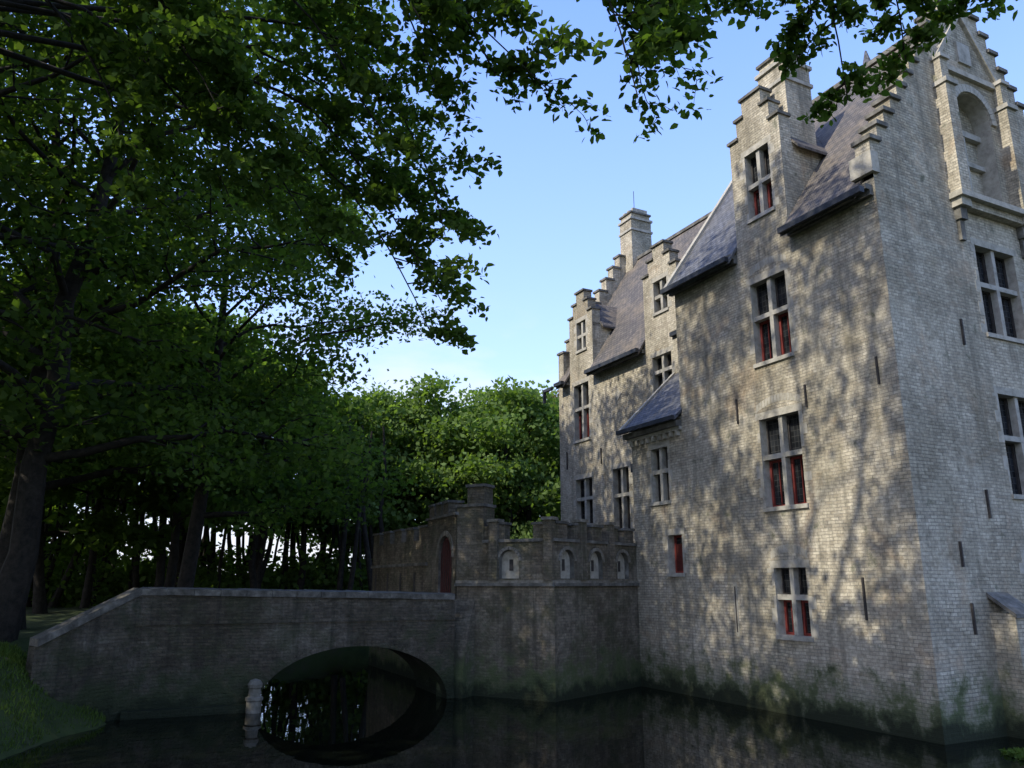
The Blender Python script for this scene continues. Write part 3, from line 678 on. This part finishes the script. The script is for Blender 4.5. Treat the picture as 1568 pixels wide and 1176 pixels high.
tree('lime_tree',25,(-19,20),23,8.5,4,nleaf=28,r=.6,size=.28,nl=20,ns=8,tr=.33)
for i,(x,y) in enumerate([(-22,8),(-27,15),(-19,-1),(-30,26),(-24,30)]):
    tree('oak_tree',100+i,(x,y),21,8.5,4,nleaf=12,r=.75,size=.55,nl=16,ns=6,tr=.35)
def woodland(name,seed,spots,mat,nleaf,size,up=.6):
    rng=np.random.default_rng(seed); TT=[];CC=[]
    for x,y,H,Rc,z0 in spots:
        tb,cs=grow(rng,(x,y,1.5),H,Rc,z0,nl=16,ns=6,tr=.2,nc=3); TT+=[t_ for t_ in tb[:1]]+[t_ for t_ in tb[1:] if len(t_[0])==7]; CC.append(cs)
    par=empty(name); tube_mesh('trunks',TT,M_bark,par,5)
    V,k,m,v=leaves(rng,np.concatenate(CC),nleaf,.6,size,up=up); npmesh('canopy',V,k,m,mat,attr=v,parent=par)
rg=np.random.default_rng(77)
sp1=[(x+rg.normal(0,1),y+rg.normal(0,1),rg.uniform(9.5,13.2),rg.uniform(3.2,4.6),1.2) for x,y in [(-4.6,47),(-1.5,50),(2.5,47),(6,51),(-2,58),(3,57),(8,56),(12,52),(-3,44),(1,43.5),(5,44)]]
sp1+=[(-8.0,45.5,12,3.8,3.2),(-9.5,51,12.8,4.3,3.8),(-12.5,54,13,4.3,3.8),(-7,57,13.2,4.3,3.4),(-10.5,60,13,4,3.6)]
woodland('distant_woodland',5,sp1,M_leafF,34,.32,.25)
woodland('copper_trees',6,[(4.5,62,16.5,4,3),(0.5,66,15.5,4,3)],M_leafA,26,.4,.3)
sp2=[]
for x,y in [(-14,34),(-17,37),(-21,34),(-13,41),(-18,42),(-24,40),(-28,38),(-16,47),(-21,50),(-27,48),(-34,45),(-33,36),(-40,52),(-28,60),(-34,60),(-42,62)]:
    sp2.append((x+rg.normal(0,.8),y+rg.normal(0,1.2),rg.uniform(12,14) if x>-18 else rg.uniform(15,18),rg.uniform(4,5.2),(rg.uniform(4,5.4) if x/y>-.45 else rg.uniform(3.0,5.0)) if y<56 else 1.5))
woodland('dark_woodland',7,sp2,M_leafN,30,.4)
st=[]
for i in range(80):
    y=rg.uniform(38,54); x=-y*rg.uniform(.13,.62); H=rg.uniform(6,10); ln=rg.normal(0,.7)
    t=np.linspace(0,1,5); p=np.array([x,y,1.4])+np.outer(t,[ln,0,H])+rg.normal(0,.09,(5,3)); st.append((p,np.linspace(rg.uniform(.06,.24),.05,5)))
tube_mesh('woodland_stems',st,M_bark)
ur=np.random.default_rng(31); uc=[]
for i in range(290):
    y=ur.uniform(40,64); f_=ur.uniform(.11,.75); x=-y*f_; hh=ur.uniform(.8,3.8) if f_>.34 else ur.uniform(.8,3.3)
    for k in range(12): uc.append((x+ur.normal(0,1.1),y+ur.normal(0,.8),1.5+hh*ur.random()))
V,k,m,v=leaves(ur,np.array(uc),14,.42,.36,flat=.6); npmesh('undergrowth',V,k,m,M_leafN,attr=v)
# ------------------------------------------------------------ GRASS
def grass(name,rng,pts,h):
    n=len(pts); z=hgt(pts[:,:1],pts[:,1:2])[:,0]; keep=z>.05; pts=pts[keep];z=z[keep];n=len(pts)
    bpt=np.c_[pts,z-.02]; az=rng.uniform(0,2*np.pi,n); w=np.c_[np.cos(az),np.sin(az),np.zeros(n)]*.012; hh=h*rng.uniform(.5,1.3,(n,1)); tip=np.c_[rng.normal(0,.35,(n,2)),np.ones(n)]*hh
    V=np.stack([bpt-w,bpt+w,bpt+tip],1).reshape(-1,3); npmesh(name,V,3,n,M_grass,attr=rng.random(n))
rr=np.random.default_rng(9)
grass('bank_grass',rr,np.c_[rr.uniform(-16,-6,60000),rr.uniform(9,19,60000)],.1)
wp=rr.uniform(0,1,(2600,2)); c=np.c_[8.6+wp[:,0]*2.6,14.0+wp[:,1]*.9+ .25*wp[:,0]]
cc=np.c_[c,np.full(len(c),.02)]
V,k,m,v=leaves(rr,cc,2,.05,.09,flat=.1); npmesh('water_plants',V,k,m,M_grass,attr=v)
# ------------------------------------------------------------ LIGHT
sd=Vector((-.88,-.475,0)).normalized(); el=R(43)
sdir=Vector((sd.x*math.cos(el),sd.y*math.cos(el),math.sin(el)))
sl=bpy.data.lights.new('sun','SUN'); sl.energy=5; sl.angle=R(.5); sl.color=(1,.945,.83)
so=link(bpy.data.objects.new('sun',sl)); so.rotation_euler=(-sdir).to_track_quat('-Z','Y').to_euler()
w=bpy.data.worlds.new('World'); scene.world=w; w.use_nodes=True; nt=w.node_tree
bg=nt.nodes['Background']; sky=nt.nodes.new('ShaderNodeTexSky'); sky.sky_type='NISHITA'; sky.sun_disc=False
sky.sun_elevation=el; sky.sun_rotation=math.atan2(sdir.x,sdir.y)%(2*math.pi); sky.air_density=1.0; sky.dust_density=1.5; sky.ozone_density=1.0
tc=nt.nodes.new('ShaderNodeTexCoord').outputs['Generated']
sx=N(nt,'ShaderNodeSeparateXYZ'); nt.links.new(tc,sx.inputs[0])
hz=ramp(nt,sx.outputs[2],[(0,(4.0,4.9,6.0)),(.28,(2.7,4.2,7.0)),(.75,(.8,2.0,5.8))])
col=mix(nt,1.0,mix(nt,1.0,sky.outputs[0],(1.1,1.05,1.3),'MULTIPLY'),hz,'ADD')
mp=N(nt,'ShaderNodeMapping'); mp.inputs['Scale'].default_value=(1,1,2.6); nt.links.new(tc,mp.inputs[0])
cl=noise(nt,mp.outputs[0],3.2,6,.55)
lowm=ramp(nt,sx.outputs[2],[(.18,1),(.36,0)])
cf=mix(nt,1.0,ramp(nt,cl,[(.48,0),(.62,.9)]),lowm,'MULTIPLY')
col=mix(nt,cf,col,(7.5,7.7,8.0))
nt.links.new(col,bg.inputs[0]); bg.inputs[1].default_value=.135
# ------------------------------------------------------------ CAMERA
cam=bpy.data.cameras.new('camera'); cam.sensor_width=36; cam.lens=36*1200/1568; cam.clip_end=3000
co=link(bpy.data.objects.new('camera',cam)); co.location=(0,0,2.9); co.rotation_euler=(R(90+14.2),0,0); scene.camera=co
scene.view_settings.view_transform='Standard'; scene.view_settings.look='None'; scene.view_settings.exposure=0
